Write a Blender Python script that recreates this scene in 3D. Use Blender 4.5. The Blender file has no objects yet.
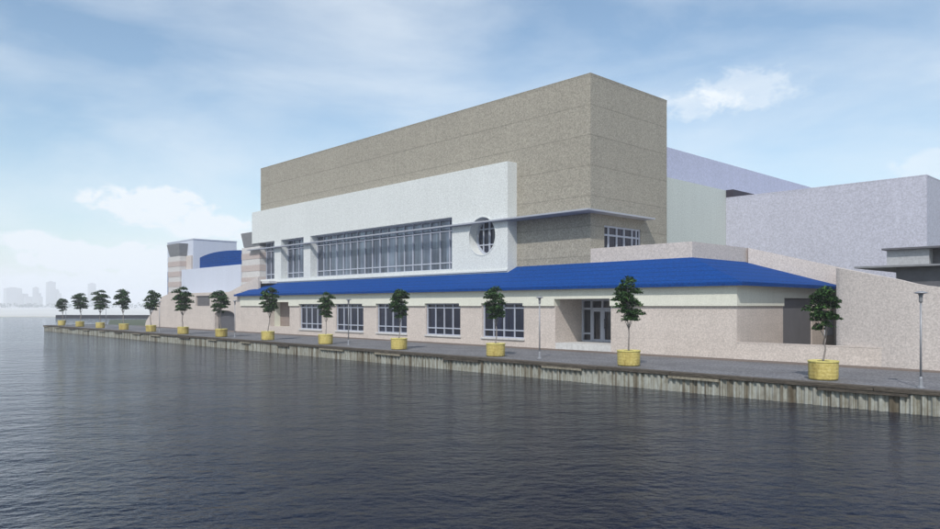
import bpy, bmesh, math, random
from mathutils import Vector, Matrix, noise
random.seed(7)
scene = bpy.context.scene
COL = scene.collection

# ------------------------------------------------------------------ camera
# Site axes: u runs along the quay (away to the left), v runs inland; Blender x = -u, y = v.
cd = bpy.data.cameras.new('camera')
cam = bpy.data.objects.new('camera', cd); COL.objects.link(cam)
cam.location = (0, 0, 2.5)
cam.rotation_euler = (math.radians(90), 0, math.radians(46.63))
cd.sensor_width = 36; cd.lens = 36 * 722 / 940; cd.shift_y = 41.5 / 940
cd.clip_start = 0.1; cd.clip_end = 9000
scene.camera = cam

# ------------------------------------------------------------------ light
SUN_FROM = Vector((1.2, -2.0, 2.35)).normalized()
ELEV = math.asin(SUN_FROM.z); ROT = math.atan2(SUN_FROM.x, SUN_FROM.y)
sd = bpy.data.lights.new('sun', 'SUN'); sd.energy = 3.0; sd.angle = math.radians(0.6); sd.color = (1.0, 0.95, 0.88)
sun = bpy.data.objects.new('sun', sd); COL.objects.link(sun)
sun.location = (30, -40, 60); sun.rotation_euler = (-SUN_FROM).to_track_quat('-Z', 'Y').to_euler()

scene.view_settings.view_transform = 'Standard'
scene.view_settings.look = 'None'
scene.view_settings.exposure = 0.06
scene.view_settings.gamma = 1.0
scene.render.engine = 'CYCLES'
scene.cycles.max_bounces = 6
scene.cycles.volume_bounces = 3
scene.cycles.use_denoising = True

def px_dir(px, py):
    """direction (Blender axes) seen at a photo position; used to hang clouds in the sky"""
    X = (px - 470) / 722; Z = 1.0
    return Vector((-(-.6867 * X + .727 * Z), .727 * X + .6865 * Z, (306 - py) / 722)).normalized()

W = bpy.data.worlds.new('World'); scene.world = W; W.use_nodes = True
nt = W.node_tree; N = nt.nodes; L = nt.links; N.clear()
out = N.new('ShaderNodeOutputWorld')
sky = N.new('ShaderNodeTexSky'); sky.sky_type = 'NISHITA'; sky.sun_disc = False
sky.sun_elevation = ELEV; sky.sun_rotation = ROT; sky.air_density = 1.0; sky.dust_density = 1.2; sky.ozone_density = 0.7
bg = N.new('ShaderNodeBackground'); bg.inputs['Strength'].default_value = 0.15
tint = N.new('ShaderNodeMix'); tint.data_type = 'RGBA'; tint.blend_type = 'MULTIPLY'; tint.inputs[0].default_value = 1
tint.inputs[7].default_value = (.93, 1.03, 1.02, 1); L.new(sky.outputs[0], tint.inputs[6]); L.new(tint.outputs[2], bg.inputs['Color'])
bgc = N.new('ShaderNodeBackground'); bgc.inputs['Color'].default_value = (0.84, 0.90, 0.95, 1); bgc.inputs['Strength'].default_value = 1.08
mix = N.new('ShaderNodeMixShader'); L.new(bg.outputs[0], mix.inputs[1]); L.new(bgc.outputs[0], mix.inputs[2]); L.new(mix.outputs[0], out.inputs[0])
tc = N.new('ShaderNodeTexCoord')
def M_(op, a, b=None, c=None, clamp=False):
    n = N.new('ShaderNodeMath'); n.operation = op; n.use_clamp = clamp
    for k, s in enumerate((a, b, c)):
        if s is None: continue
        if isinstance(s, (int, float)): n.inputs[k].default_value = s
        else: L.new(s, n.inputs[k])
    return n.outputs[0]
def skynoise(scale, detail, stretch, rough=.55, off=(0, 0, 0)):
    mp = N.new('ShaderNodeMapping'); mp.inputs['Scale'].default_value = (1, 1, stretch); mp.inputs['Location'].default_value = off
    L.new(tc.outputs['Generated'], mp.inputs['Vector'])
    n = N.new('ShaderNodeTexNoise'); n.inputs['Scale'].default_value = scale; n.inputs['Detail'].default_value = detail
    n.inputs['Roughness'].default_value = rough; n.inputs['Distortion'].default_value = .3
    L.new(mp.outputs[0], n.inputs['Vector']); return n.outputs['Fac']
sep = N.new('ShaderNodeSeparateXYZ'); L.new(tc.outputs['Generated'], sep.inputs[0])
el = sep.outputs['Z']
veil = M_('MULTIPLY', M_('SUBTRACT', skynoise(3.0, 8, 3.2), .345), 1.5, clamp=True)        # thin high cloud
low = M_('SUBTRACT', 1.0, M_('MULTIPLY', el, 3.0), clamp=True)                             # milky towards the horizon
fac = M_('ADD', veil, M_('MULTIPLY', M_('POWER', low, 2.0), .26), clamp=True)
def puff(px, py, w, h, strength, th, off):
    """one cumulus bank: an elliptical area of the sky where billowing noise is let through"""
    global fac
    d = px_dir(px, py)
    mp = N.new('ShaderNodeVectorMath'); mp.operation = 'SUBTRACT'; mp.inputs[1].default_value = d
    L.new(tc.outputs['Generated'], mp.inputs[0])
    sp = N.new('ShaderNodeSeparateXYZ'); L.new(mp.outputs[0], sp.inputs[0])
    hd = M_('ADD', M_('MULTIPLY', sp.outputs[0], sp.outputs[0]), M_('MULTIPLY', sp.outputs[1], sp.outputs[1]))
    q = M_('ADD', M_('DIVIDE', hd, (w / 722) ** 2), M_('DIVIDE', M_('MULTIPLY', sp.outputs[2], sp.outputs[2]), (h / 722) ** 2))
    m = M_('SUBTRACT', 1.0, q, clamp=True)
    n = M_('SUBTRACT', M_('ADD', skynoise(34, 7, 1.6, .62, off), M_('MULTIPLY', m, .42)), th)
    p = M_('MULTIPLY', M_('MULTIPLY', n, 5.0, clamp=True), M_('MULTIPLY', m, 2.2, clamp=True))
    fac = M_('ADD', fac, M_('MULTIPLY', p, strength), clamp=True)
puff(150, 206, 74, 24, .7, .65, (1, 0, 0))
puff(215, 228, 55, 16, .6, .6, (0, 2, 0))
puff(65, 255, 50, 18, .8, .62, (3, 0, 0))
puff(140, 262, 60, 22, .8, .62, (3, 5, 0))
puff(30, 240, 36, 11, .7, .62, (7, 5, 0))
puff(68, 256, 22, 12, .8, .58, (7, 2, 0))
puff(215, 262, 40, 14, .8, .6, (2, 2, 3))
puff(30, 290, 120, 26, .4, .6, (5, 5, 0))
puff(110, 292, 120, 24, .4, .58, (5, 9, 0))
puff(745, 88, 75, 26, .36, .68, (0, 7, 1))
puff(700, 105, 60, 20, .35, .7, (4, 7, 1))
puff(935, 165, 40, 16, .3, .64, (4, 1, 1))
L.new(M_('MINIMUM', fac, .96), mix.inputs[0])

# ------------------------------------------------------------------ mesh helpers
BASE = {}
def tag(o, label=None, cat=None, group=None, kind=None):
    for k, v in (('label', label), ('category', cat), ('group', group), ('kind', kind)):
        if v: o[k] = v
    return o
def thing(name, base, label, cat, group=None):
    o = bpy.data.objects.new(name, None); COL.objects.link(o)
    o.empty_display_size = .3
    o.location = (-base[0], base[1], base[2]); BASE[o.name] = Vector(o.location)
    return tag(o, label, cat, group)

class MB:
    """collects faces in site coordinates (u, v, z)"""
    def __init__(s): s.v = []; s.f = []; s.smooth = False
    def add(s, pts, faces):
        k = len(s.v); s.v += [tuple(p) for p in pts]; s.f += [tuple(i + k for i in f) for f in faces]; return s
    def box(s, u0, u1, v0, v1, z0, z1):
        p = [(u, v, z) for z in (z0, z1) for v in (v0, v1) for u in (u0, u1)]
        return s.add(p, [(0, 1, 3, 2), (4, 5, 7, 6), (0, 1, 5, 4), (2, 3, 7, 6), (0, 2, 6, 4), (1, 3, 7, 5)])
    def prism(s, poly, z0, z1):
        n = len(poly)
        zz = z1 if isinstance(z1, (list, tuple)) else [z1] * n
        p = [(a[0], a[1], z0) for a in poly] + [(a[0], a[1], zz[i]) for i, a in enumerate(poly)]
        return s.add(p, [tuple(range(n)), tuple(range(n, 2 * n))] + [(i, (i + 1) % n, (i + 1) % n + n, i + n) for i in range(n)])
    def slab(s, outline, axis, a, b):
        """outline in (run, z), extruded between a and b along the other axis; axis 'u': runs along u"""
        n = len(outline)
        def P(q, w): return (q[0], w, q[1]) if axis == 'u' else (w, q[0], q[1])
        p = [P(q, a) for q in outline] + [P(q, b) for q in outline]
        return s.add(p, [tuple(range(n)), tuple(range(n, 2 * n))] + [(i, (i + 1) % n, (i + 1) % n + n, i + n) for i in range(n)])
    def tube(s, pts, rad, seg=8, cap=True):
        pts = [Vector(p) for p in pts]; rings = []
        for i, p in enumerate(pts):
            d = (pts[min(i + 1, len(pts) - 1)] - pts[max(i - 1, 0)]).normalized()
            a = d.cross(Vector((0, 0, 1)) if abs(d.z) < .9 else Vector((1, 0, 0))).normalized(); b = d.cross(a)
            r = rad[i] if isinstance(rad, (list, tuple)) else rad
            rings.append([p + (a * math.cos(t) + b * math.sin(t)) * r for t in [2 * math.pi * j / seg for j in range(seg)]])
        k = len(s.v); s.v += [tuple(q) for R in rings for q in R]
        for i in range(len(pts) - 1):
            for j in range(seg):
                s.f.append((k + i * seg + j, k + i * seg + (j + 1) % seg, k + (i + 1) * seg + (j + 1) % seg, k + (i + 1) * seg + j))
        if cap: s.f += [tuple(k + j for j in range(seg)), tuple(k + (len(pts) - 1) * seg + j for j in range(seg))]
        return s
    def lathe(s, c, prof, seg=24):
        """profile (r, z) turned round a vertical axis at c"""
        k = len(s.v)
        for r, z in prof:
            for j in range(seg):
                t = 2 * math.pi * j / seg; s.v.append((c[0] + r * math.cos(t), c[1] + r * math.sin(t), c[2] + z))
        for i in range(len(prof) - 1):
            for j in range(seg):
                s.f.append((k + i * seg + j, k + i * seg + (j + 1) % seg, k + (i + 1) * seg + (j + 1) % seg, k + (i + 1) * seg + j))
        s.f += [tuple(k + j for j in range(seg)), tuple(k + (len(prof) - 1) * seg + j for j in range(seg))]
        return s
    def wall(s, axis, r0, r1, z0, z1, a, b, holes=()):
        """wall running along axis between r0..r1, z0..z1; front face at a, back at b; holes (r0,r1,z0,z1) go through"""
        rs = sorted({r0, r1, *[min(max(h[k], r0), r1) for h in holes for k in (0, 1)]})
        zs = sorted({z0, z1, *[min(max(h[k], z0), z1) for h in holes for k in (2, 3)]})
        def inside(i, j):
            if i < 0 or j < 0 or i >= len(rs) - 1 or j >= len(zs) - 1: return True
            r = (rs[i] + rs[i + 1]) / 2; z = (zs[j] + zs[j + 1]) / 2
            return any(h[0] < r < h[1] and h[2] < z < h[3] for h in holes)
        def P(r, w, z): return (r, w, z) if axis == 'u' else (w, r, z)
        for i in range(len(rs) - 1):
            for j in range(len(zs) - 1):
                if inside(i, j): continue
                A, B, C, D = rs[i], rs[i + 1], zs[j], zs[j + 1]
                for w in (a, b): s.add([P(A, w, C), P(B, w, C), P(B, w, D), P(A, w, D)], [(0, 1, 2, 3)])
                if inside(i - 1, j): s.add([P(A, a, C), P(A, b, C), P(A, b, D), P(A, a, D)], [(0, 1, 2, 3)])
                if inside(i + 1, j): s.add([P(B, a, C), P(B, b, C), P(B, b, D), P(B, a, D)], [(0, 1, 2, 3)])
                if inside(i, j - 1): s.add([P(A, a, C), P(B, a, C), P(B, b, C), P(A, b, C)], [(0, 1, 2, 3)])
                if inside(i, j + 1): s.add([P(A, a, D), P(B, a, D), P(B, b, D), P(A, b, D)], [(0, 1, 2, 3)])
        return s
    def build(s, name, mat, parent=None, smooth=False):
        base = BASE[parent.name] if parent else Vector()
        me = bpy.data.meshes.new(name)
        bm = bmesh.new()
        vs = [bm.verts.new((-p[0] - base.x, p[1] - base.y, p[2] - base.z)) for p in s.v]
        for f in s.f:
            try: bm.faces.new([vs[i] for i in f])
            except ValueError: pass
        bmesh.ops.remove_doubles(bm, verts=bm.verts, dist=1e-5)
        bmesh.ops.recalc_face_normals(bm, faces=bm.faces)
        for f in bm.faces: f.smooth = smooth
        bm.to_mesh(me); bm.free()
        me.materials.append(mat)
        o = bpy.data.objects.new(name, me); COL.objects.link(o)
        if parent: o.parent = parent
        BASE[o.name] = base
        return o

# ------------------------------------------------------------------ materials
class Mat:
    def __init__(s, name, rough=.8, spec=.3):
        s.m = bpy.data.materials.new(name); s.m.use_nodes = True; s.t = s.m.node_tree; s.t.nodes.clear()
        s.o = s.n('ShaderNodeOutputMaterial'); s.b = s.n('ShaderNodeBsdfPrincipled')
        s.l(s.b.outputs[0], s.o.inputs[0]); s.set(s.b, 'Roughness', rough); s.set(s.b, 'Specular IOR Level', spec)
        s.c = s.n('ShaderNodeTexCoord')
    def n(s, t): return s.t.nodes.new(t)
    def l(s, a, b): s.t.links.new(a, b)
    def set(s, n, k, v):
        if hasattr(v, 'is_linked') or isinstance(v, bpy.types.NodeSocket): s.l(v, n.inputs[k])
        else: n.inputs[k].default_value = v
    def noise(s, scale, detail=2, stretch=(1, 1, 1), rough=.5, vec=None):
        mp = s.n('ShaderNodeMapping'); mp.inputs['Scale'].default_value = stretch
        s.l(vec or s.c.outputs['Object'], mp.inputs['Vector'])
        n = s.n('ShaderNodeTexNoise'); n.inputs['Scale'].default_value = scale; n.inputs['Detail'].default_value = detail; n.inputs['Roughness'].default_value = rough
        s.l(mp.outputs[0], n.inputs['Vector']); return n.outputs['Fac']
    def ramp(s, fac, stops):
        r = s.n('ShaderNodeValToRGB'); s.l(fac, r.inputs[0]); e = r.color_ramp.elements
        while len(e) > 1: e.remove(e[-1])
        e[0].position = stops[0][0]; e[0].color = (*stops[0][1], 1)
        for p, c in stops[1:]:
            k = e.new(p); k.color = (*c, 1)
        return r.outputs[0]
    def mix(s, fac, a, b, mode='MIX'):
        m = s.n('ShaderNodeMix'); m.data_type = 'RGBA'; m.blend_type = mode
        for k, v in (('Factor', fac), ('A', a), ('B', b)):
            idx = {'Factor': 0, 'A': 6, 'B': 7}[k]
            if isinstance(v, bpy.types.NodeSocket): s.l(v, m.inputs[idx])
            elif isinstance(v, (int, float)): m.inputs[idx].default_value = v
            else: m.inputs[idx].default_value = (*v, 1)
        return m.outputs[2]
    def math(s, op, a, b, clamp=False):
        m = s.n('ShaderNodeMath'); m.operation = op; m.use_clamp = clamp
        for k, v in enumerate((a, b)):
            if isinstance(v, (int, float)): m.inputs[k].default_value = v
            else: s.l(v, m.inputs[k])
        return m.outputs[0]
    def bump(s, h, strength, dist):
        b = s.n('ShaderNodeBump'); b.inputs['Strength'].default_value = strength; b.inputs['Distance'].default_value = dist
        s.l(h, b.inputs['Height']); s.l(b.outputs[0], s.b.inputs['Normal'])
    def color(s, c): s.set(s.b, 'Base Color', c)

def sc(c, k): return tuple(min(1, x * k) for x in c)
def render_wall(name, col, speck=.28, fine=7.0, stain=.12, courses=None, rough=.9, tint=(1, 1, 1)):
    """pebble-dash / stucco: coarse speckle, faint streaks and, if asked, panel joints"""
    m = Mat(name, rough, .15)
    n1 = m.noise(fine, 3, rough=.75)
    c = m.ramp(n1, [(.36, sc(col, 1 - speck)), (.5, col), (.64, sc(tuple(a * b for a, b in zip(col, tint)), 1 + speck))])
    n2 = m.noise(.35, 4, (1, 1, .5))
    c = m.mix(1.0, c, m.ramp(n2, [(.3, (1 - stain,) * 3), (.7, (1, 1, 1))]), 'MULTIPLY')
    n3 = m.noise(1.2, 3, (2.4, 2.4, .12))
    c = m.mix(.6, c, m.ramp(n3, [(.35, (1 - stain,) * 3), (.65, (1, 1, 1))]), 'MULTIPLY')
    if courses:
        w, h, mort, depth = courses
        sp = m.n('ShaderNodeSeparateXYZ'); m.l(m.c.outputs['Object'], sp.inputs[0])
        cb = m.n('ShaderNodeCombineXYZ'); m.l(m.math('ADD', sp.outputs[0], sp.outputs[1]), cb.inputs[0]); m.l(sp.outputs[2], cb.inputs[1])
        br = m.n('ShaderNodeTexBrick'); m.l(cb.outputs[0], br.inputs['Vector'])
        br.inputs['Scale'].default_value = 1; br.inputs['Brick Width'].default_value = w; br.inputs['Row Height'].default_value = h
        br.inputs['Mortar Size'].default_value = mort; br.inputs['Mortar Smooth'].default_value = .3
        br.inputs['Color1'].default_value = (1, 1, 1, 1); br.inputs['Color2'].default_value = (.93, .93, .93, 1); br.inputs['Mortar'].default_value = (depth,) * 3 + (1,)
        c = m.mix(1.0, c, br.outputs['Color'], 'MULTIPLY')
    m.color(c); m.bump(m.noise(18, 3), .35, .02)
    return m.m
def plain(name, col, rough=.5, metal=0, var=.1, scale=6, spec=.25):
    m = Mat(name, rough, spec); m.set(m.b, 'Metallic', metal)
    m.color(m.ramp(m.noise(scale, 4), [(.3, sc(col, 1 - var)), (.7, sc(col, 1 + var))]))
    m.set(m.b, 'Roughness', m.math('ADD', m.math('MULTIPLY', m.noise(scale * 2, 2), .2), rough - .1))
    return m.m

M = {}
M['tower'] = render_wall('tan_pebbledash', (.335, .312, .265), .30, 13, .06, (60, 1.85, .045, .78))
M['white'] = render_wall('white_stucco', (.64, .665, .665), .16, 12, .04)
M['pink'] = render_wall('pinkish_block', (.585, .52, .48), .18, 13, .06, (.8, .4, .012, .92))
M['cream'] = render_wall('cream_stucco', (.69, .69, .605), .07, 13, .06)
M['parapet'] = render_wall('pink_render', (.54, .49, .465), .19, 13, .06)
M['pale_green'] = render_wall('pale_green_render', (.52, .56, .54), .14, 10, .05)
M['lavender'] = render_wall('lavender_render', (.47, .475, .56), .17, 9, .05)
M['lilac'] = render_wall('lilac_metal_cladding', (.42, .44, .58), .15, 9, .05)
M['pavilion'] = render_wall('pale_blue_render', (.56, .60, .70), .12, 10, .05)
M['trim'] = plain('pale_metal_trim', (.36, .38, .43), .55, 0, .06)
M['frame'] = plain('light_window_frame', (.40, .43, .51), .4, 0, .05)
M['very_dark'] = plain('shadow_gap_black', (.035, .03, .045), .7)  # near-black that paints the shade in the gap between the rear roofs
M['capital'] = plain('grey_capital', (.20, .205, .22), .7, 0, .1, 3)
M['grey'] = plain('dark_grey_cladding', (.11, .11, .125), .6, 0, .12, 3)
M['grey_mid'] = render_wall('mid_grey_block', (.26, .25, .26), .15, 7, .08)
M['light_grey'] = render_wall('light_grey_block', (.40, .41, .43), .12, 7, .08)
M['brown'] = render_wall('brown_panel', (.27, .22, .20), .15, 8, .1)
M['concrete'] = render_wall('pale_concrete', (.60, .60, .60), .10, 6, .12)
M['roller'] = plain('grey_roller_door', (.10, .10, .115), .55, 0, .08, 2)
M['soffit'] = plain('soffit_board', (.45, .46, .46), .7)
M['dark_door'] = plain('charcoal_door', (.15, .15, .165), .5, 0, .08, 2)

m = Mat('banded_stone', .9, .15)
sp = m.n('ShaderNodeSeparateXYZ'); m.l(m.c.outputs['Object'], sp.inputs[0])
st = m.math('GREATER_THAN', m.math('FRACT', m.math('DIVIDE', m.math('SUBTRACT', sp.outputs[2], 3.6), 1.24), 0), .5)
c = m.mix(st, (.50, .43, .41), (.60, .585, .58))
m.color(m.mix(1, c, m.ramp(m.noise(7, 3, rough=.75), [(.36, (.82, .82, .82)), (.64, (1, 1, 1))]), 'MULTIPLY')); M['banded'] = m.m

m = Mat('blue_tile_roof', .75, .12)
sp = m.n('ShaderNodeSeparateXYZ'); m.l(m.c.outputs['Object'], sp.inputs[0])
rows = m.n('ShaderNodeTexWave'); rows.wave_profile = 'SAW'; rows.bands_direction = 'Z'; rows.inputs['Scale'].default_value = 1.25; rows.inputs['Distortion'].default_value = 0
m.l(m.c.outputs['Object'], rows.inputs['Vector'])
m.color(m.mix(.8, m.ramp(m.noise(9, 4, rough=.8), [(.3, (.001, .026, .14)), (.5, (.0015, .050, .235)), (.72, (.003, .085, .34))]),
              m.ramp(rows.outputs['Fac'], [(0, (.55, .55, .55)), (.25, (1, 1, 1)), (1, (1, 1, 1))]), 'MULTIPLY'))
m.bump(rows.outputs['Fac'], .5, .04); M['blue'] = m.m

def pane(name, base, metal, rough, blind=None):
    m = Mat(name, rough, .6); m.set(m.b, 'Metallic', metal)
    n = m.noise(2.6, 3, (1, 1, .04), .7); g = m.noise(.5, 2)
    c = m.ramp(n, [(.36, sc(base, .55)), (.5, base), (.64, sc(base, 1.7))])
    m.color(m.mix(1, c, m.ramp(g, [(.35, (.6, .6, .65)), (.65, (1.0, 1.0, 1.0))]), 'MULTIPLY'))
    m.bump(m.noise(.7, 1), .12, .05); return m.m
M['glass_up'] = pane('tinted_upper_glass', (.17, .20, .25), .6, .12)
M['glass_low'] = pane('dark_blue_glass', (.010, .013, .032), .10, .05)
M['glass_door'] = pane('door_glass', (.03, .032, .04), .2, .05)

m = Mat('paving', .85, .25)
c = m.ramp(m.noise(10, 4, rough=.8), [(.36, (.10, .10, .11)), (.5, (.19, .19, .205)), (.64, (.34, .335, .34))])
c = m.mix(.7, c, m.ramp(m.noise(.5, 4), [(.35, (.75, .74, .72)), (.65, (1, 1, 1))]), 'MULTIPLY')
br = m.n('ShaderNodeTexBrick'); m.l(m.c.outputs['Object'], br.inputs['Vector']); br.inputs['Scale'].default_value = 1
br.inputs['Brick Width'].default_value = .8; br.inputs['Row Height'].default_value = .4; br.inputs['Mortar Size'].default_value = .012
br.inputs['Color1'].default_value = (1, 1, 1, 1); br.inputs['Color2'].default_value = (.82, .82, .84, 1); br.inputs['Mortar'].default_value = (.6, .6, .6, 1)
m.color(m.mix(1, c, br.outputs['Color'], 'MULTIPLY')); m.bump(m.noise(20, 3), .4, .02); M['paving'] = m.m
M['strip'] = render_wall('brown_paving', (.19, .155, .135), .25, 9, .15)
M['edge'] = render_wall('edge_paving', (.15, .125, .105), .3, 8, .2)
m = Mat('rough_grass', .95, .1)
m.color(m.ramp(m.noise(1.5, 6, rough=.8), [(.3, (.06, .075, .05)), (.6, (.12, .14, .10)), (.8, (.18, .19, .15))])); M['grass'] = m.m
M['sand'] = plain('pale_shore', (.62, .62, .60), .95, 0, .08, .02)

m = Mat('sheet_steel', .75, .3)
sp = m.noise(1.9, 2, (1.9, 1.9, .02), .6)
c = m.ramp(sp, [(.30, (.13, .11, .08)), (.42, (.20, .185, .145)), (.46, (.33, .34, .31)), (.52, (.43, .45, .42)), (.56, (.24, .23, .18)), (.60, (.38, .395, .37)), (.68, (.21, .19, .145))])
c = m.mix(.8, c, m.ramp(m.noise(5, 5, (1, 1, .4), .75), [(.3, (.45, .38, .30)), (.6, (1, 1, 1))]), 'MULTIPLY')
sz = m.n('ShaderNodeSeparateXYZ'); m.l(m.c.outputs['Object'], sz.inputs[0])
wet = m.math('MULTIPLY', m.math('ADD', sz.outputs[2], .64), 7, True)                       # algae and wet band at the waterline
c = m.mix(wet, (.045, .045, .035), c); m.color(c); m.bump(m.noise(14, 4), .5, .02); M['pile'] = m.m
m = Mat('weathered_timber', .9, .2)
c = m.ramp(m.noise(3, 5, (1, 12, 12), .7), [(.3, (.035, .03, .026)), (.55, (.085, .072, .058)), (.75, (.19, .165, .135))])
m.color(c); m.bump(m.noise(4, 4, (1, 10, 10)), .5, .02); M['timber'] = m.m
M['timber_pale'] = render_wall('pale_timber', (.30, .27, .21), .3, 9, .25)
M['dark_stone'] = plain('dark_quay_stone', (.02, .02, .028), .9, 0, .3, .5)
M['far'] = plain('far_building', (.32, .32, .31), .9, 0, .1, .05)
M['far_glass'] = plain('far_window_band', (.30, .31, .32), .4, 0, .1, .05)
M['far_green'] = plain('far_foliage', (.08, .10, .07), .95, 0, .3, .1)

m = Mat('yellow_planter', .75, .3)
rw = m.n('ShaderNodeTexWave'); rw.bands_direction = 'Z'; rw.inputs['Scale'].default_value = 2.6; rw.inputs['Distortion'].default_value = 1.5; rw.inputs['Detail Scale'].default_value = 6
m.l(m.c.outputs['Object'], rw.inputs['Vector'])
c = m.ramp(m.noise(11, 5, rough=.8), [(.25, (.30, .23, .07)), (.5, (.52, .43, .14)), (.75, (.66, .58, .28))])
oi = m.n('ShaderNodeObjectInfo'); c = m.mix(1, c, m.ramp(oi.outputs['Random'], [(0, (.82, .80, .74)), (.5, (.95, .93, .92)), (1, (1, 1, 1))]), 'MULTIPLY')
c = m.mix(1, c, m.ramp(m.noise(2.2, 5, (1, 1, .4), .7), [(.38, (.62, .58, .5)), (.55, (1, 1, 1))]), 'MULTIPLY')
m.color(m.mix(.28, c, m.ramp(rw.outputs['Fac'], [(0, (.66, .6, .5)), (.4, (1, 1, 1))]), 'MULTIPLY')); m.bump(rw.outputs['Fac'], .2, .015); M['planter'] = m.m
M['rim'] = plain('planter_rim', (.56, .49, .17), .7, 0, .15, 12)
M['soil'] = plain('soil', (.04, .03, .02), .95, 0, .3, 20)
m = Mat('bark', .9, .2); m.color(m.ramp(m.noise(20, 4, (1, 1, .3)), [(.3, (.16, .14, .13)), (.7, (.34, .31, .30))])); M['bark'] = m.m
m = Mat('leaf', .6, .15)
gi = m.n('ShaderNodeNewGeometry')
m.color(m.ramp(gi.outputs['Random Per Island'], [(0, (.010, .030, .010)), (.5, (.028, .070, .020)), (.9, (.06, .13, .035)), (1, (.10, .18, .06))]))
M['leaf'] = m.m
M['pole'] = plain('grey_lamp_metal', (.30, .31, .34), .45, .3, .08)
M['lens'] = plain('frosted_lens', (.6, .6, .58), .3)
M['dark_metal'] = plain('dark_metal', (.06, .065, .075), .45, .3)

# water: dark body, real Fresnel, two families of wind ripples whose crests lie across the river
m = Mat('river_water', .05, .5)
m.set(m.b, 'IOR', 1.185); m.color((.0015, .0055, .020, 1))
mp = m.n('ShaderNodeMapping'); mp.inputs['Rotation'].default_value = (0, 0, math.radians(-52)); mp.inputs['Scale'].default_value = (1, 1, 1)
m.l(m.c.outputs['Object'], mp.inputs['Vector'])
a = m.noise(1.1, 3, (.7, 1, 1), .55, mp.outputs[0]); b = m.noise(4.2, 4, (.8, 1, 1), .6, mp.outputs[0]); d = m.noise(.12, 2, (.6, 1, 1), .5, mp.outputs[0])
h = m.math('ADD', m.math('MULTIPLY', a, 1.0), m.math('MULTIPLY', b, .55))
gust = m.math('ADD', m.math('MULTIPLY', d, 1.0), .45)
h = m.math('MULTIPLY', h, gust)
m.bump(h, 1.0, .125); M['water'] = m.m

# ------------------------------------------------------------------ the setting
def XZ(px, Z):
    """site (u, v) of a spot Z metres ahead of the camera, px pixels across the photograph"""
    X = (px - 470) / 722 * Z
    return (-.6867 * X + .727 * Z, .727 * X + .6865 * Z)
def site(X, Z): return (-.6867 * X + .727 * Z, .727 * X + .6865 * Z)
water = MB(); water.add([(*site(-2400, -60), -.68), (*site(2400, -60), -.68), (*site(2400, 420), -.68), (*site(-2400, 420), -.68)], [(0, 1, 2, 3)])
tag(water.build('water', M['water']), kind='structure')
# near land as one solid, then its surfaces as sheets
land = [(105.4, 24.15), (105.4, 31.7), (142, 43), (134, 80), (120, 150), (-50, 150), (-50, 24.15)]
tag(MB().prism(land, -1.5, -.02).build('ground', M['grass']), kind='structure')
tag(MB().prism([(105.2, 24.3), (105.2, 31.5), (90, 33.4), (-45, 33.4), (-45, 24.3)], -.016, 0.0).build('promenade', M['paving']), kind='structure')
tag(MB().add([(93.5, 31.2, .004), (93.5, 32.55, .004), (-45, 32.55, .004), (-45, 31.2, .004)], [(0, 1, 2, 3)]).build('paving_strip', M['strip']), kind='structure')
tag(MB().add([(105.1, 24.31, .004), (105.1, 24.75, .004), (-44.9, 24.75, .004), (-44.9, 24.31, .004)], [(0, 1, 2, 3)]).build('edge_paving', M['edge']), kind='structure')
far = [site(-2400, 209), site(-900, 214), site(-300, 207), site(-150, 210), site(-60, 206), site(300, 212), site(2400, 209), site(2400, 2400), site(-2400, 2400)]
tag(MB().prism(far, -1.5, -.45).build('far_bank', M['sand']), kind='structure')

# ------------------------------------------------------------------ quay wall
qw = thing('sheet_pile_wall', (50, 24.1, -.7), 'corrugated grey and rust stained sheet pile wall holding the promenade edge', 'quay wall')
def corrug(run0, run1, fixed, axis, sgn):
    mb = MB(); pts = []; r = run0; P = .27; jr = random.Random(9)
    while r < run1:
        q = jr.uniform(.92, 1.12); pts += [(r, 0), (r + .085 * q, 0), (r + .13 * q, .09), (r + .22 * q, .09)]; r += P * q
    for i in range(len(pts) - 1):
        (a, da), (b, db) = pts[i], pts[i + 1]
        A = (a, fixed + sgn * da) if axis == 'u' else (fixed + sgn * da, a)
        B = (b, fixed + sgn * db) if axis == 'u' else (fixed + sgn * db, b)
        mb.add([(*A, -1.6), (*B, -1.6), (*B, -.10), (*A, -.10)], [(0, 1, 2, 3)])
    return mb
corrug(-45, 105.3, 24.0, 'u', 1).build('piling', M['pile'], qw)
corrug(24.1, 31.6, 105.5, 'v', -1).build('piling', M['pile'], qw)
cap = MB(); rr = random.Random(3)
u = -45
while u < 105.4:
    ln = rr.uniform(2.6, 4.2); e = min(u + ln, 105.5); j = rr.uniform(-.02, .02)
    cap.box(u + .02, e - .01, 23.93 + j, 24.29, -.085 + j * .5, .026 + j * .5); u += ln
cap.build('capping_beam', M['timber'], qw)
MB().box(105.2, 105.6, 24.3, 31.6, -.10, .03).build('capping_beam', M['timber'], qw)
u = -8.0
k = 0
while u < 104:
    ln = rr.uniform(1.5, 2.6)
    MB().box(u, u + ln, 23.90, 23.985, -.19 + rr.uniform(-.02, .02), -.10).build('fender_board', M['timber_pale'] if k % 3 else M['timber'], qw)
    u += ln + rr.uniform(2.4, 5.0); k += 1

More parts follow.
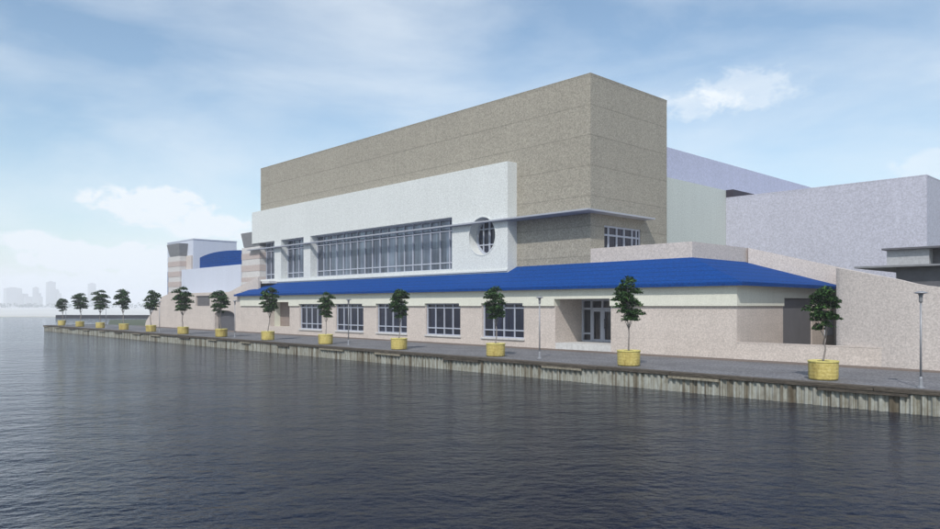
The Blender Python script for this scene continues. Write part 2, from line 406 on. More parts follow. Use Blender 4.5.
# ------------------------------------------------------------------ windows
def window(parent, axis, r0, r1, z0, z1, face, depth, bays, transoms, glass, fw=.07, name='window'):
    """frame part with its pane as sub-part. face: outer plane of the frame, growing inwards by depth"""
    f = MB(); s = 1 if depth > 0 else -1
    def B(a, b, c, d, e=0.0):
        if axis == 'u': f.box(a, b, min(face + e, face + depth), max(face + e, face + depth), c, d)
        else: f.box(min(face + e, face + depth), max(face + e, face + depth), a, b, c, d)
    B(r0, r0 + fw, z0, z1); B(r1 - fw, r1, z0, z1)
    B(r0 + fw, r1 - fw, z0, z0 + fw, s * .004); B(r0 + fw, r1 - fw, z1 - fw, z1, s * .004)
    cuts = bays if isinstance(bays, (list, tuple)) else [k / bays for k in range(1, bays)]
    for c in cuts:
        x = r0 + (r1 - r0) * c; B(x - fw / 2, x + fw / 2, z0 + fw, z1 - fw, s * .008)
    for t in transoms: B(r0 + fw, r1 - fw, t - fw / 2, t + fw / 2, s * .014)
    fo = f.build(name, M['frame'], parent)
    p = MB(); g0, g1 = face + depth * .55, face + depth * .75
    if axis == 'u': p.box(r0 + .02, r1 - .02, min(g0, g1), max(g0, g1), z0 + .02, z1 - .02)
    else: p.box(min(g0, g1), max(g0, g1), r0 + .02, r1 - .02, z0 + .02, z1 - .02)
    p.build('pane', glass, fo)
    return fo

# ------------------------------------------------------------------ main hall
hall = thing('events_hall', (45, 34, 0), 'tan block hall with white upper facade, round window and low blue roofed front', 'building')
TV = 35.5
# tower block, with the balcony-door opening in its right face
tb = MB(); tb.box(26.9 + .25, 69.05, TV, 44.1, -.02, 16.55)
tb.wall('v', TV, 44.1, -.02, 16.55, 26.9, 27.15, [(36.9, 40.95, 5.75, 7.54)])
tb.build('upper_block', M['tower'], hall)
par = MB()
for (a, b, c, d) in ((26.89, 69.06, TV - .01, TV + .36), (26.89, 69.06, 43.74, 44.11), (26.89, 27.26, TV + .36, 43.74), (68.69, 69.06, TV + .36, 43.74)):
    par.box(a, b, c, d, 16.552, 16.70)
par.build('coping', M['tower'], hall)
window(hall, 'v', 36.9, 40.95, 5.75, 7.54, 26.98, .15, [.14, .36, .56, .78, .90][:4] + [.9], [6.95], M['glass_low'], .11)
# white facade
WV = 34.6; CU, CZ, CR = 35.42, 7.3, 1.33
wf = MB()
wf.wall('u', 33.0, 69.2, 4.55, 12.08, WV, TV - .002, [(38.5, 57.8, 5.15, 8.87), (59.0, 63.2, 5.15, 8.87), (64.5, 69.2, 5.15, 8.87), (CU - CR, CU + CR, CZ - CR, CZ + CR)])
n = 48
sq, ci = [], []
for k in range(n):
    t = 2 * math.pi * (k + .5) / n; c_, s_ = math.cos(t), math.sin(t); q = 1 / max(abs(c_), abs(s_))
    sq.append((CU + CR * c_ * q, CZ + CR * s_ * q)); ci.append((CU + CR * .985 * c_, CZ + CR * .985 * s_))
for k in range(n):
    j = (k + 1) % n
    for w in (WV,):
        a_, b_ = sq[k], sq[j]
        quad = [(a_[0], w, a_[1]), (b_[0], w, b_[1]), (ci[j][0], w, ci[j][1]), (ci[k][0], w, ci[k][1])]
        if abs(a_[0] - b_[0]) > 1e-6 and abs(a_[1] - b_[1]) > 1e-6:      # corner of the square between two samples
            cx_ = CU + math.copysign(CR, a_[0] - CU); cz_ = CZ + math.copysign(CR, a_[1] - CZ)
            wf.add([(a_[0], w, a_[1]), (cx_, w, cz_), (b_[0], w, b_[1]), (ci[j][0], w, ci[j][1]), (ci[k][0], w, ci[k][1])], [(0, 1, 2, 3, 4)])
        else: wf.add(quad, [(0, 1, 2, 3)])
    wf.add([(ci[k][0], WV, ci[k][1]), (ci[j][0], WV, ci[j][1]), (ci[j][0], TV - .01, ci[j][1]), (ci[k][0], TV - .01, ci[k][1])], [(0, 1, 2, 3)])
wf.build('white_facade', M['white'], hall)
ring = MB(); pr = []
for k in range(n):
    t = 2 * math.pi * k / n; j = 2 * math.pi * (k + 1) / n
    for (r0, v0), (r1, v1) in (((1.29, WV - .03), (1.36, WV - .03)), ((1.36, WV - .03), (1.36, WV + .02)), ((1.29, WV - .03), (1.29, WV + .02))):
        ring.add([(CU + r0 * math.cos(t), v0, CZ + r0 * math.sin(t)), (CU + r1 * math.cos(t), v1, CZ + r1 * math.sin(t)),
                  (CU + r1 * math.cos(j), v1, CZ + r1 * math.sin(j)), (CU + r0 * math.cos(j), v0, CZ + r0 * math.sin(j))], [(0, 1, 2, 3)])
rw_ = MB()
for k in range(n):
    t = 2 * math.pi * k / n; j = 2 * math.pi * (k + 1) / n
    P = lambda r, v, a: (CU + r * math.cos(a), v, CZ + r * math.sin(a))
    for (r0, v0), (r1, v1) in (((1.16, 35.30), (1.30, 35.30)), ((1.16, 35.30), (1.16, 35.42))):
        rw_.add([P(r0, v0, t), P(r1, v1, t), P(r1, v1, j), P(r0, v0, j)], [(0, 1, 2, 3)])
rw_.box(CU - .06, CU + .06, 35.305, 35.41, CZ - 1.17, CZ + 1.17)
for dz in (-.55, .55): rw_.box(CU - 1.02, CU + 1.02, 35.312, 35.40, CZ + dz - .04, CZ + dz + .04)
for du in (-.6, .6): rw_.box(CU + du - .04, CU + du + .04, 35.309, 35.405, CZ - 1.0, CZ + 1.0)
rwo = rw_.build('round_window', M['frame'], hall)
ring.build('surround', M['white'], rwo)
gp = MB(); gp.slab([(CU + 1.28 * math.cos(2 * math.pi * k / n), CZ + 1.28 * math.sin(2 * math.pi * k / n)) for k in range(n)], 'u', 35.43, 35.46)
gp.build('pane', M['glass_low'], rwo)
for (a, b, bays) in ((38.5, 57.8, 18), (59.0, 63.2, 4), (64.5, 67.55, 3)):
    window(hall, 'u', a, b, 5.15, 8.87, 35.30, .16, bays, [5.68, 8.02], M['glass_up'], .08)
# sill ledge under the white facade past the end of the blue roof
MB().box(33.0, 63.9, WV - .10, WV - .004, 4.82, 4.93).build('base_trim', M['white'], hall)
MB().box(63.9, 69.9, 33.75, WV - .004, 4.70, 4.93).build('ledge', M['concrete'], hall)
# thin metal fin that runs past the windows and wraps round the tower
fin = MB(); fin.prism([(69.5, 34.2), (26.1, 34.2), (26.1, 41.4), (26.89, 41.4), (26.89, 35.49), (32.99, 35.49), (32.99, 34.58), (69.5, 34.58)], 8.17, 8.27)
fin.build('metal_fin', M['trim'], hall)

# low front range: pink block below, cream band above (it stands a little proud)
FV = 32.6
WIN = []
for x0, x1 in ((300, 322), (336, 363.5), (377, 407), (426, 460.5), (482.4, 524)):
    def uu(px):
        X = (px - 470) / 722; return FV * (-.6867 * X + .727) / (.727 * X + .6865)
    WIN.append((uu(x1), uu(x0)))
ZT, ZB = 2.68, .50
NICHE = (58.0, 61.6, .62, 2.86); PORCH = (23.33, 27.25, 0, 2.91)
RE = 16.15
lo = MB(); lo.wall('u', RE, 67.5, 0, 2.5, FV, FV + .45, [(a, b, ZB, ZT) for a, b in WIN] + [NICHE, PORCH])
lo.wall('v', FV + .452, 46.2, 0, 2.5, RE, RE + .35, [(37.7, 41.45, .2, 2.92)])
lo.build('lower_wall', M['pink'], hall)
up = MB(); up.wall('u', RE - .07, 67.5, 2.502, 3.62, FV - .12, FV + .45, [(a, b, ZB, ZT) for a, b in WIN] + [NICHE, PORCH])
up.wall('v', FV + .452, 46.2, 2.502, 3.62, RE - .07, RE + .35, [(37.7, 41.45, .2, 2.92)])
up.build('upper_band', M['cream'], hall)
for a, b in WIN:
    window(hall, 'u', a, b, ZB, ZT, FV + .12, .16, 4, [.98, 2.38], M['glass_low'], .075)
    MB().box(a - .08, b + .08, FV - .09, FV + .12, ZB - .10, ZB - .003).build('sill', M['concrete'], hall)
# niche with brown door
MB().box(61.6, 61.75, FV + .452, FV + 1.05, 0, 3.4).box(57.85, 58, FV + .452, FV + 1.05, 0, 3.4).box(58.0, 61.6, FV + .452, FV + 1.05, 2.864, 3.0).box(58, 61.6, FV + .452, FV + 1.05, .3, .616).build('niche_lining', M['cream'], hall)
MB().box(57.9, 61.7, FV + 1.052, FV + 1.15, .4, 3.0).build('niche_door', M['brown'], hall)
# porch
PV = 35.07
for a, b in ((27.252, 27.5), (23.08, 23.328)): MB().box(a, b, FV + .452, PV + .3, 0, 3.2).build('porch_side_wall', M['pink'], hall)
MB().box(23.0, 27.5, FV + .452, PV + .3, 2.914, 3.05).build('porch_ceiling', M['soffit'], hall)
MB().box(23.335, 27.245, FV + .01, PV + .3, 0.001, .36).build('porch_floor', M['concrete'], hall)
e = MB()
def ebox(a, b, c, d): e.box(a, b, PV, PV + .12, c, d)
U0, U1 = 23.335, 27.24
for uc in (U0 + .06, 24.16, 24.92, 25.72, 26.52, U1 - .06): e.box(uc - .06, uc + .06, PV, PV + .12, .362, 2.90)
e.box(U0, U1, PV + .006, PV + .11, 2.28, 2.40); e.box(U0, U1, PV + .006, PV + .11, 2.80, 2.902)
e.box(26.58, U1, PV + .006, PV + .11, .80, .90); e.box(U0, 24.85, PV + .006, PV + .11, .80, .90); e.box(26.58, U1, PV + .004, PV + .11, .365, .45)
eo = e.build('entrance_screen', M['frame'], hall)
MB().box(U0, U1, PV + .122, PV + .15, .37, 2.88).build('pane', M['glass_door'], eo)
for a, b in ((24.985, 25.655), (25.785, 26.455)):
    d_ = MB(); d_.wall('u', a, b, .375, 2.27, PV + .02, PV + .09, [(a + .09, b - .09, .52, 2.17)])
    do = d_.build('door', M['frame'], hall)
    hh = a + .12 if a > 25.5 else b - .12
    MB().tube([(hh, PV - .05, 1.15), (hh, PV - .05, 1.75)], .018, 6).box(hh - .012, hh + .012, PV - .05, PV + .02, 1.2, 1.24).box(hh - .012, hh + .012, PV - .05, PV + .02, 1.66, 1.70).build('handle', M['dark_metal'], do)
# dark doorway in the right-hand face
MB().box(RE + .06, RE + .12, 37.7, 41.45, .2, 2.92).build('side_door', M['dark_door'], hall)
MB().box(RE - .03, RE - .002, 43.2, 44.5, .8, 1.75).build('pale_panel', M['pavilion'], hall)  # thin pale box, lighter than the wall behind it
# blue roof: front slope, right-hand slope, left hip
ZE, EV, EU = 3.63, 32.2, 15.72
S = .455
z1 = ZE + (WV - EV) * S; z2 = ZE + (TV - EV) * S
rf = MB(); T = .10
def skin(pts):
    """roof panel with thickness downwards"""
    n_ = len(pts); rf.add([*pts, *[(p[0], p[1], p[2] - T) for p in pts]], [tuple(range(n_)), tuple(range(n_, 2 * n_))] + [(i, (i + 1) % n_, (i + 1) % n_ + n_, i + n_) for i in range(n_)])
skin([(68.1, EV, ZE), (33.0, EV, ZE), (33.0, WV - .005, z1), (64.0, WV - .005, z1)])
skin([(33.0, EV, ZE), (EU, EV, ZE), (20.1, TV - .005, z2), (33.0, TV - .005, z2)])
skin([(EU, EV, ZE), (EU, 45.3, ZE), (19.2, 42.45, 4.82), (20.08, 41.7, z2), (20.1, TV - .005, z2)])
skin([(68.1, EV, ZE), (64.0, WV - .005, z1), (66.6, 34.4, 4.55), (69.2, 33.6, ZE)])
rf.build('blue_roof', M['blue'], hall)
MB().box(EU - .02, 68.15, EV - .06, EV - .005, ZE - .17, ZE + .015).box(EU - .06, EU - .022, EV - .06, 45.3, ZE - .17, ZE + .015).build('fascia', M['blue'], hall)
MB().box(EU + .06, 67.9, EV + .005, FV - .125, ZE - .14, ZE - .112).box(EU, RE - .08, FV - .12, 45.2, ZE - .14, ZE - .112).build('soffit', M['soffit'], hall)
# pink parapet box in front of the tower's right-hand side
pb = MB(); pb.box(20.1, 26.895, 35.5, 41.9, 3.4, 5.7)
for (a, b, c, d) in ((20.1, 26.89, 35.5, 35.75), (20.1, 20.35, 35.75, 41.9), (20.35, 26.89, 41.65, 41.9)): pb.box(a, b, c, d, 5.702, 5.99)
pb.build('roof_terrace_parapet', M['parapet'], hall)
# mirrored ramp parapet at the left end of the blue roof
MB().slab([(65.4, 3.64), (73.6, 3.64), (70.9, 4.15), (65.4, 5.40)], 'u', 33.35, 33.6).build('ramp_parapet', M['parapet'], hall)

# ------------------------------------------------------------------ curved ramp wall at the right
cw = thing('curved_ramp_wall', (9.6, 33, 0), 'long pinkish block wall with sloping top, curving from the blue roof to the right edge', 'wall')
ctrl = [(20.12, 41.92, 5.97), (15.75, 45.4, 4.69), (12.35, 35.4, 4.25), (11.75, 33.7, 4.16), (11.45, 33.3, 4.09), (9.5, 32.82, 3.63), (7.9, 32.63, 3.25), (5, 32.6, 3.12), (0, 32.6, 3.1), (-20, 32.6, 3.1), (-40, 32.6, 3.1)]
def catmull(P, sub):
    out_ = []
    for i in range(len(P) - 1):
        p0, p1, p2, p3 = P[max(i - 1, 0)], P[i], P[i + 1], P[min(i + 2, len(P) - 1)]
        for k in range(sub):
            t = k / sub
            out_.append(tuple(.5 * (2 * b + (c - a) * t + (2 * a - 5 * b + 4 * c - d) * t * t + (3 * b - a - 3 * c + d) * t ** 3) for a, b, c, d in zip(p0, p1, p2, p3)))
    return out_ + [P[-1]]
def strip_wall(path, th, z0):
    mb = MB(); n_ = len(path); off = []
    for i in range(n_):
        a, b = path[max(i - 1, 0)], path[min(i + 1, n_ - 1)]
        d = Vector((b[0] - a[0], b[1] - a[1])).normalized(); off.append((path[i][0] + d.y * -th, path[i][1] + d.x * -th * -1 * -1))
    # thickness goes to the land side
    pts = []
    for i, p in enumerate(path):
        a, b = path[max(i - 1, 0)], path[min(i + 1, n_ - 1)]
        d = Vector((b[0] - a[0], b[1] - a[1])).normalized(); nn = Vector((d.y, -d.x)) * th
        pts += [(p[0], p[1], z0), (p[0], p[1], p[2]), (p[0] + nn.x, p[1] + nn.y, p[2]), (p[0] + nn.x, p[1] + nn.y, z0)]
    for i in range(n_ - 1):
        for k in range(4):
            mb.f.append((4 * i + k, 4 * i + (k + 1) % 4, 4 * (i + 1) + (k + 1) % 4, 4 * (i + 1) + k))
    mb.v = pts; mb.f += [(0, 1, 2, 3), tuple(4 * (n_ - 1) + k for k in range(4))]
    return mb
path = [ctrl[0]] + catmull(ctrl[1:], 5)
strip_wall(path, -.3, 0).build('wall', M['parapet'], cw)
kn = MB(); kn.box(9.35, RE - .005, FV, FV + .3, 0, .76); kn.build('knee_wall', M['pink'], cw)
MB().box(9.35, RE - .005, FV - .012, FV + .312, .762, .80).build('coping', M['pink'], cw)
MB().prism([(RE - .01, FV + .302), (RE - .01, 45.0), (15.1, 42.8), (12.5, 35.4), (11.8, 33.6), (10.9, FV + .302)], 0.001, .16).build('terrace_floor', M['strip'], cw)

# ------------------------------------------------------------------ left wing and pavilion
lw = thing('west_wing', (80, 33, 0), 'low pinkish wing wall with arched grey door and slanted far end', 'building')
w_ = MB(); w_.wall('u', 67.502, 86, 0, 3.94, FV, FV + .45, [(69.0, 73.6, 0, 2.05), (74.8, 78.4, 2.5, 3.6)])
w_.slab([(86.002, 0), (94.0, 0), (93.6, .6), (90.2, 2.6), (88.4, 3.6), (86.002, 3.94)], 'u', FV, FV + .45)
w_.slab([(86.002, 0), (93.0, 0), (88.4, 3.5), (86.002, 3.9)], 'u', 38.0, 38.3)
w_.box(67.502, 86, FV + .452, 42, 3.3, 3.6)
w_.build('wall', M['pink'], lw)
MB().prism([(69.0, FV + .5), (73.6, FV + .5), (73.6, FV + .56), (69.0, FV + .56)], 0.01, 2.2).build('roller_door', M['roller'], lw)
# arch spandrels that round the door head
for s0, s1 in ((69.0, 1), (73.6, -1)):
    pts = [(s0, 2.05), (s0, 1.62)] + [(s0 + s1 * 2.3 * (1 - math.cos(t)), 1.62 + .425 * math.sin(t)) for t in [math.pi / 2 * k / 10 for k in range(1, 11)]]
    MB().slab(pts, 'u', FV + .01, FV + .4).build('arch_spandrel', M['pink'], lw)
lv = MB(); lv.box(74.8, 78.4, FV + .2, FV + .3, 2.5, 3.6)
for k in range(9): lv.box(74.85, 78.35, FV + .12, FV + .199, 2.55 + k * .115, 2.60 + k * .115)
lv.build('louvre', M['grey_mid'], lw)

pv = thing('bow_roof_pavilion', (85, 36, 0), 'pale blue pavilion with bowed blue canopy between two banded stone pylons', 'building')
MB().box(85.9, 94, 35.4, 40.9, 0, 10.5).box(85.85, 94.05, 35.35, 40.95, 10.502, 10.62).build('rear_block', M['pavilion'], pv)
MB().box(69.06, 71.0, 36.4, 41.0, 0, 10.9).build('stair_block', M['pavilion'], pv)
MB().box(71.65, 87.45, 34.6, 35.2, 3.2, 6.88).box(71.65, 85.8, 35.202, 40.8, 3.2, 6.4).build('front_wall', M['pavilion'], pv)
bowed = MB(); n = 18; up_, dn_ = [], []
for k in range(n + 1):
    t = k / n; u = 83.9 - t * (83.9 - 71.7); vv = 35.35 - .55 * math.sin(math.pi * t)
    zt = 8.2 + .55 * math.sin(math.pi * (.12 + .62 * t)) - .20
    up_.append((u, vv, zt)); dn_.append((u, vv, 6.9))
P_ = [(p[0], p[1] + d, p[2]) for d in (0, 3.5) for p in up_ + dn_]; K = n + 1
F_ = []
for k in range(n):
    F_ += [(k, k + 1, K + k + 1, K + k), (2 * K + k, 2 * K + k + 1, 3 * K + k + 1, 3 * K + k), (k, k + 1, 2 * K + k + 1, 2 * K + k), (K + k, K + k + 1, 3 * K + k + 1, 3 * K + k)]
F_ += [(0, K, 3 * K, 2 * K), (n, K + n, 3 * K + n, 2 * K + n)]
bowed.add(P_, F_).build('bowed_canopy', M['blue'], pv)
for (a, b, v0) in ((87.5, 91.2, 34.4), (67.6, 71.6, 34.62)):
    s_ = MB(); z = 0 if a > 80 else 3.7; hgt = .62; i = 0
    z = 3.6
    while z < 8.55:
        zt = min(z + hgt, 8.58); q = .03 if i % 2 else 0
        s_.box(a + q, b - q, v0 + q, v0 + 1.75 - q, z, zt - .001); z = zt; i += 1
    po = s_.build('pylon', M['banded'], pv)
    c_ = MB(); t_, b_ = .25, -.25
    c_.add([(a + .25, v0 + .1, 8.6), (b - .35, v0 + .1, 8.6), (b - .35, v0 + 1.6, 8.6), (a + .25, v0 + 1.6, 8.6),
            (a - .1, v0 - (.1 if a > 80 else 0), 10.1), (b + .15, v0 - (.1 if a > 80 else 0), 10.1), (b + .15, v0 + 1.75, 10.1), (a - .1, v0 + 1.75, 10.1)],
           [(0, 1, 2, 3), (4, 5, 6, 7), (0, 1, 5, 4), (1, 2, 6, 5), (2, 3, 7, 6), (3, 0, 4, 7)])
    c_.build('capital', M['capital'], po)
MB().box(86.0, 87.48, 35.2, 35.39, 6.9, 8.6).build('stone_pier', M['parapet'], pv)
MB().box(91.25, 92.4, 34.8, 36.4, 3.6, 6.8).build('blue_fin', M['blue'], pv)

# ------------------------------------------------------------------ rear halls on the right
h1 = thing('green_white_hall', (40, 49, 0), 'tall lilac roofed rear hall with pale green wall right of the tan block', 'building')
MB().box(27.5, 60, 44.2, 84, 0, 11.6).build('pale_green_wall', M['pale_green'], h1)
MB().box(31.5, 60, 45.5, 96, 11.602, 15.35).build('upper_storey', M['lilac'], h1)
MB().box(26.9, 27.498, 53.72, 57.6, 11.05, 11.62).build('shadow_gap_strip', M['very_dark'], h1)  # box coloured near-black as the shadow gap above the lavender roof
h2 = thing('lavender_hall', (20, 58, 0), 'windowless speckled lavender hall rising behind the curved wall at right', 'building')
MB().box(13.7, 27.49, 53.7, 90, 0, 10.95).build('block', M['lavender'], h2)
MB().box(13.69, 27.49, 53.69, 54.0, 10.952, 11.03).box(13.69, 13.96, 54.0, 90, 10.952, 11.03).build('coping', M['lavender'], h2)
h3 = thing('loading_canopy', (9, 42, 0), 'grey flat roofed canopy block jutting above the pink wall at the right edge', 'canopy')
MB().box(-6, 12.1, 39.7, 52, 5.28, 5.37).build('top_slab', M['grey'], h3)
MB().box(10.1, 11.95, 40.0, 51.5, 4.46, 5.278).build('light_box', M['light_grey'], h3)
MB().box(-5.5, 10.098, 40.6, 51.5, 4.46, 5.278).build('dark_box', M['grey'], h3)
MB().box(-6, 13.0, 38.6, 52.5, 4.37, 4.458).build('lower_slab', M['capital'], h3)
MB().box(-5.6, 11.3, 39.2, 52.0, 0, 4.368).build('dark_base', M['grey'], h3)

# ------------------------------------------------------------------ far bank
bw = MB(); a = site(-109, 190); b = site(-84, 189); c = site(-40, 188); d = site(-40, 191.5); e2 = site(-84, 192.5); f2 = site(-109, 193)
tag(bw.prism([a, b, c, d, e2, f2], -1.4, .12).build('breakwater', M['dark_stone']), 'long dark low breakwater across the basin behind the quay tip trees', 'breakwater')
FAR = [(13, 1600, 30, 42, 'broad pale tower block on far bank, leftmost of the hazy skyline'),
       (19, 1640, 18, 22, 'low hazy block right beside the leftmost tower block'),
       (36, 1560, 10, 42, 'slim hazy tower standing alone in the middle of the far skyline'),
       (51, 1620, 16, 56, 'tallest faint tower of the far skyline left of the quay tip'),
       (56, 1670, 12, 37, 'narrow faint block tucked right of the tallest skyline tower'),
       (92, 1700, 14, 55, 'faint tower seen above the second and third quay trees')]
for px, Z, w, h, lab in FAR:
    u0, v0 = XZ(px, Z); t = thing('far_tower', (u0, v0, -.4), lab, 'building', 'hazy buildings on the far bank')
    MB().box(u0 - w / 2, u0 + w / 2, v0 - w / 2, v0 + w / 2, -.4, h).build('block', M['far'], t)
    for q, (fx, fh) in enumerate(((-.75, .55), (.8, .72))):
        MB().box(u0 + w * fx - w * .3, u0 + w * fx + w * .3, v0 + w * .6, v0 + w * 1.1, -.4, h * fh).build('side_wing', M['far'], t)
    wb = MB(); z = 3
    while z < h - 2:
        wb.box(u0 - w / 2 - .15, u0 + w / 2 + .15, v0 - w / 2 - .15, v0 + w / 2 + .15, z, z + 1.6); z += 3.4
    wb.build('window_band', M['far_glass'], t)
    MB().box(u0 - w * .2, u0 + w * .2, v0 - w * .2, v0 + w * .2, h + .01, h + 2).build('plant_room', M['far'], t)
r2 = random.Random(11)
fw_ = MB()
for k in range(240):
    Z = r2.uniform(1100, 1400); px = r2.uniform(-260, 420); u0, v0 = XZ(px, Z); s = r2.uniform(5, 10)
    for q in range(14):
        a = r2.uniform(0, 6.28); rr_ = r2.uniform(0, s * .8); zz = r2.uniform(0, s)
        cx, cy, cz = u0 + rr_ * math.cos(a) * 1.4, v0 + rr_ * math.sin(a) * 1.4, zz * .8
        w0 = r2.uniform(1.0, 2.6)
        p = [(cx + r2.uniform(-1, 1) * w0, cy + r2.uniform(-1, 1) * w0, cz + r2.uniform(-1, 1) * w0) for _ in range(4)]
        fw_.add(p, [(0, 1, 2), (0, 2, 3), (0, 1, 3), (1, 2, 3)])
tag(fw_.build('far_wood', M['far_green']), 'low hazy belt of trees along the far bank', 'wood', kind='stuff')

# ------------------------------------------------------------------ street trees in yellow planters
def copy_tree(o, loc, scl=None, rz=0, parent=None):
    c = o.copy(); COL.objects.link(c)
    if parent: c.parent = parent
    else:
        c.location = loc; c.rotation_euler = (r3.uniform(-.045, .045), r3.uniform(-.045, .045), rz) if scl else (0, 0, rz)
        if scl: c.scale = scl
    for ch in list(o.children): copy_tree(ch, None, parent=c)
    return c
def make_tree(seed):
    """origin at the soil; about 2.7 m of tree"""
    r = random.Random(seed)
    t = thing('street_tree', (0, 0, 0), '', 'tree', 'small trees in yellow planters along the quay')
    tr = MB(); x = y = 0.0; pts = []
    for k in range(9):
        pts.append((x, y, k * .17 - .06)); x += r.uniform(-.035, .035); y += r.uniform(-.035, .035)
    tr.tube(pts, [.034 - .0018 * k for k in range(9)], 7)
    top = Vector(pts[-1]); fork = Vector(pts[5])
    pads = []
    nl = 7
    for k in range(nl):
        f = k / (nl - 1); z = 1.30 + f * 1.30
        wid = .60 * math.sin(math.pi * (.16 + .66 * f)) ** .8 + .06
        for q in range((2, 3, 3, 3, 3, 2, 1)[k]):
            a = r.uniform(0, 6.28) if q == 0 else a + 2.1 + r.uniform(-.5, .5)
            off = wid * r.uniform(.35, .62) if k < nl - 1 else .05
            pads.append((off * math.cos(a) + top.x * .5, off * math.sin(a) + top.y * .5, z + r.uniform(-.08, .08), r.uniform(.22, .34) * (1.0 if k < nl - 1 else .9), r.uniform(.08, .13)))
    for i, p in enumerate(pads):
        s = fork if i < 5 else top; c = Vector(p[:3]); m_ = (s + c) / 2 + Vector((r.uniform(-.06, .06), r.uniform(-.06, .06), -.06))
        tr.tube([s, m_, c - Vector((0, 0, .04))], [.017, .012, .006], 5)
    tr.build('trunk', M['bark'], t, True)
    lf = MB()
    for (cx, cy, cz, R, H) in pads:
        nn = int(270 * (R / .33) ** 2)
        for _ in range(nn):
            a = r.uniform(0, 6.28); q = math.sqrt(r.random()); rag = 1 + .22 * math.sin(3 * a + cx * 40) + .12 * math.sin(7 * a + cz * 31)
            px_, py_ = cx + R * q * rag * math.cos(a), cy + R * q * rag * math.sin(a)
            pz_ = cz + r.uniform(-1, 1) * H * math.sqrt(max(.05, 1 - q * q)) - .10 * q * q
            l_ = r.uniform(.045, .085); d1 = Vector((r.gauss(0, 1), r.gauss(0, 1), r.gauss(0, .5))).normalized()
            d2 = d1.cross(Vector((r.gauss(0, .5), r.gauss(0, .5), 1))).normalized() * l_ * .5; d1 = d1 * l_; c = Vector((px_, py_, pz_))
            lf.add([c - d1, c + d2 + Vector((0, 0, .008)), c + d1, c - d2], [(0, 1, 2, 3)])
    lf.build('crown', M['leaf'], t)
    return t
def build_no_merge(): pass
protos = [make_tree(s) for s in (21, 5, 34)]
pl0 = thing('planter', (0, 0, 0), '', 'planter', 'yellow round planters along the quay')
MB().lathe((0, 0, 0), [(.40, 0), (.455, .012), (.46, .06), (.47, .16), (.465, .30), (.475, .44), (.47, .56), (.47, .58)], 32).build('tub', M['planter'], pl0, True)
MB().lathe((0, 0, 0), [(.43, .582), (.478, .582), (.492, .60), (.492, .635), (.482, .648), (.44, .648), (.43, .63)], 32).build('rim', M['rim'], pl0, True)
MB().lathe((0, 0, 0), [(.428, .58), (.426, .61), (.2, .63), (.02, .635)], 24).build('soil', M['soil'], pl0, True)
WHERE = ['before the dark doorway at the right end of the hall', 'just right of the recessed glass entrance', 'before the rightmost ground floor window',
         'before the middle ground floor window', 'between the two leftmost ground floor windows', 'under the left tip of the blue roof beside the brown niche',
         'before the arched grey door', 'below the left stone pylon', 'at the slanted left end of the pink wing',
         'first beyond the pink wing, left of its slanted end', 'fourth from the quay tip counting the outermost as first is two away', '', '']
WHERE[10] = 'third from the tip of the quay'; WHERE[11] = 'second from the tip of the quay'; WHERE[12] = 'outermost at the tip of the quay'
TOPS = [3.27, 3.72, 3.6, 3.6, 3.42, 4.0, 3.9, 4.2, 4.15, 4.4, 4.3, 4.2, 3.6]
WID = [1.25, 1.45, 1.27, 1.38, 1.2, 1.6, 1.85, 1.95, 1.75, 1.95, 2.1, 2.15, 1.7]
VP_ = 25.6
r3 = random.Random(5)
first = [True, True, True]
for k in range(13):
    u = 9.6 + 7.82 * k; loc = (-u, VP_, .0); pi_ = (1, 0, 2)[k % 3]
    sx = WID[k] / 1.36; szz = (TOPS[k] - .66) / 2.68
    rz = r3.uniform(0, 6.28)
    if first[pi_]:
        t = protos[pi_]; first[pi_] = False; t.location = (-u, VP_, .62); t.scale = (sx, sx, szz); t.rotation_euler = (0, 0, rz)
    else: t = copy_tree(protos[pi_], (-u, VP_, .62), (sx, sx, szz), rz)
    t['label'] = 'dark green potted tree ' + WHERE[k]
    if k == 0: p = pl0; p.location = (-u, VP_, .004)
    else: p = copy_tree(pl0, (-u, VP_, .006), None, rz)
    if k == 0: p.location = (-u, VP_, .006)
    p['label'] = 'yellow round planter ' + WHERE[k]

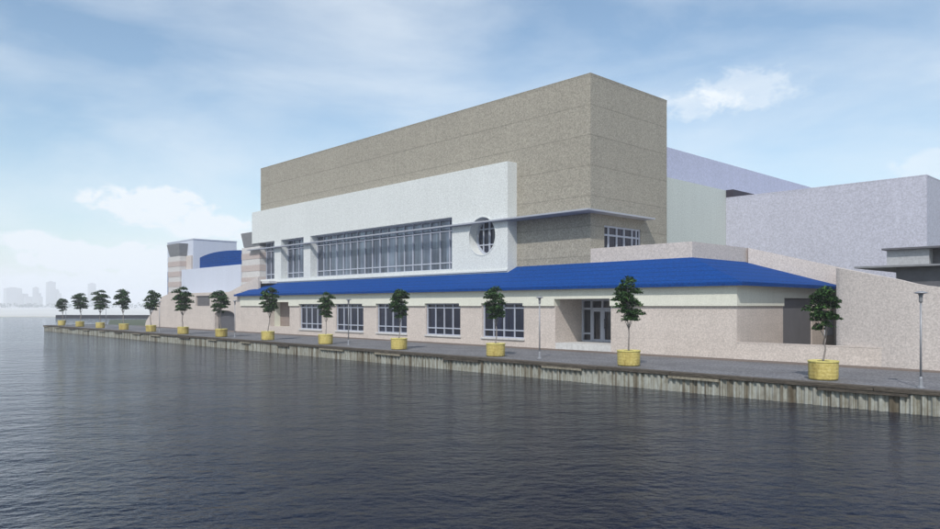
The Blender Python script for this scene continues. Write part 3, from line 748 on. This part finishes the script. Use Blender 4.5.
# ------------------------------------------------------------------ quay lamps
lp = thing('street_lamp', (0, 0, 0), '', 'street lamp', 'slim lamp posts along the quay')
MB().lathe((0, 0, 0), [(.11, 0), (.11, .03), (.06, .05), (.05, .30), (.036, .34)], 12).build('base', M['pole'], lp)
MB().tube([(0, 0, .33), (0, 0, 2.62)], [.032, .026], 10).build('post', M['pole'], lp, True)
MB().lathe((0, 0, 0), [(.04, 2.60), (.055, 2.64), (.055, 2.80), (.075, 2.86)], 12).build('lantern', M['capital'], lp)
MB().lathe((0, 0, 0), [(.08, 2.862), (.185, 2.885), (.19, 2.90), (.10, 2.935), (.02, 2.95)], 20).build('lamp_shade', M['pole'], lp, True)
LW = ['nearest the right edge of the picture', 'between the rightmost ground floor window and the glass entrance', 'between the second and third ground floor windows from the left',
      'just right of the tree before the arched grey door', 'right of the planter at the slanted wing end', 'between the fourth and third planters from the quay tip', 'at the tip of the quay']
LW[3] = 'at the right side of the arched grey door'
LW[5] = 'in the gap between third and fourth trees from the quay tip'
for k in range(7):
    u = 6.56 + 16.05 * k; v = 25.1 if k == 0 else 25.9
    if k == 0: o = lp; o.location = (-u, v, .006)
    else: o = copy_tree(lp, (-u, v, .006))
    o['label'] = 'slim grey lamp post ' + LW[k]

# ------------------------------------------------------------------ haze over the whole place
hz = MB()
P8 = [(*site(X, Z), z) for z in (-2.7, 62) for (X, Z) in ((-2600, -120), (2600, -120), (2600, 2600), (-2600, 2600))]
hz.add(P8, [(0, 1, 2, 3), (4, 5, 6, 7), (0, 1, 5, 4), (1, 2, 6, 5), (2, 3, 7, 6), (3, 0, 4, 7)])
hm = bpy.data.materials.new('haze'); hm.use_nodes = True; hm.node_tree.nodes.clear()
ho = hm.node_tree.nodes.new('ShaderNodeOutputMaterial'); hv = hm.node_tree.nodes.new('ShaderNodeVolumePrincipled')
hv.inputs['Color'].default_value = (.96, .965, 1, 1); hv.inputs['Density'].default_value = .0008; hv.inputs['Anisotropy'].default_value = 0.0
hm.node_tree.links.new(hv.outputs[0], ho.inputs['Volume'])
tag(hz.build('haze', hm), kind='stuff')
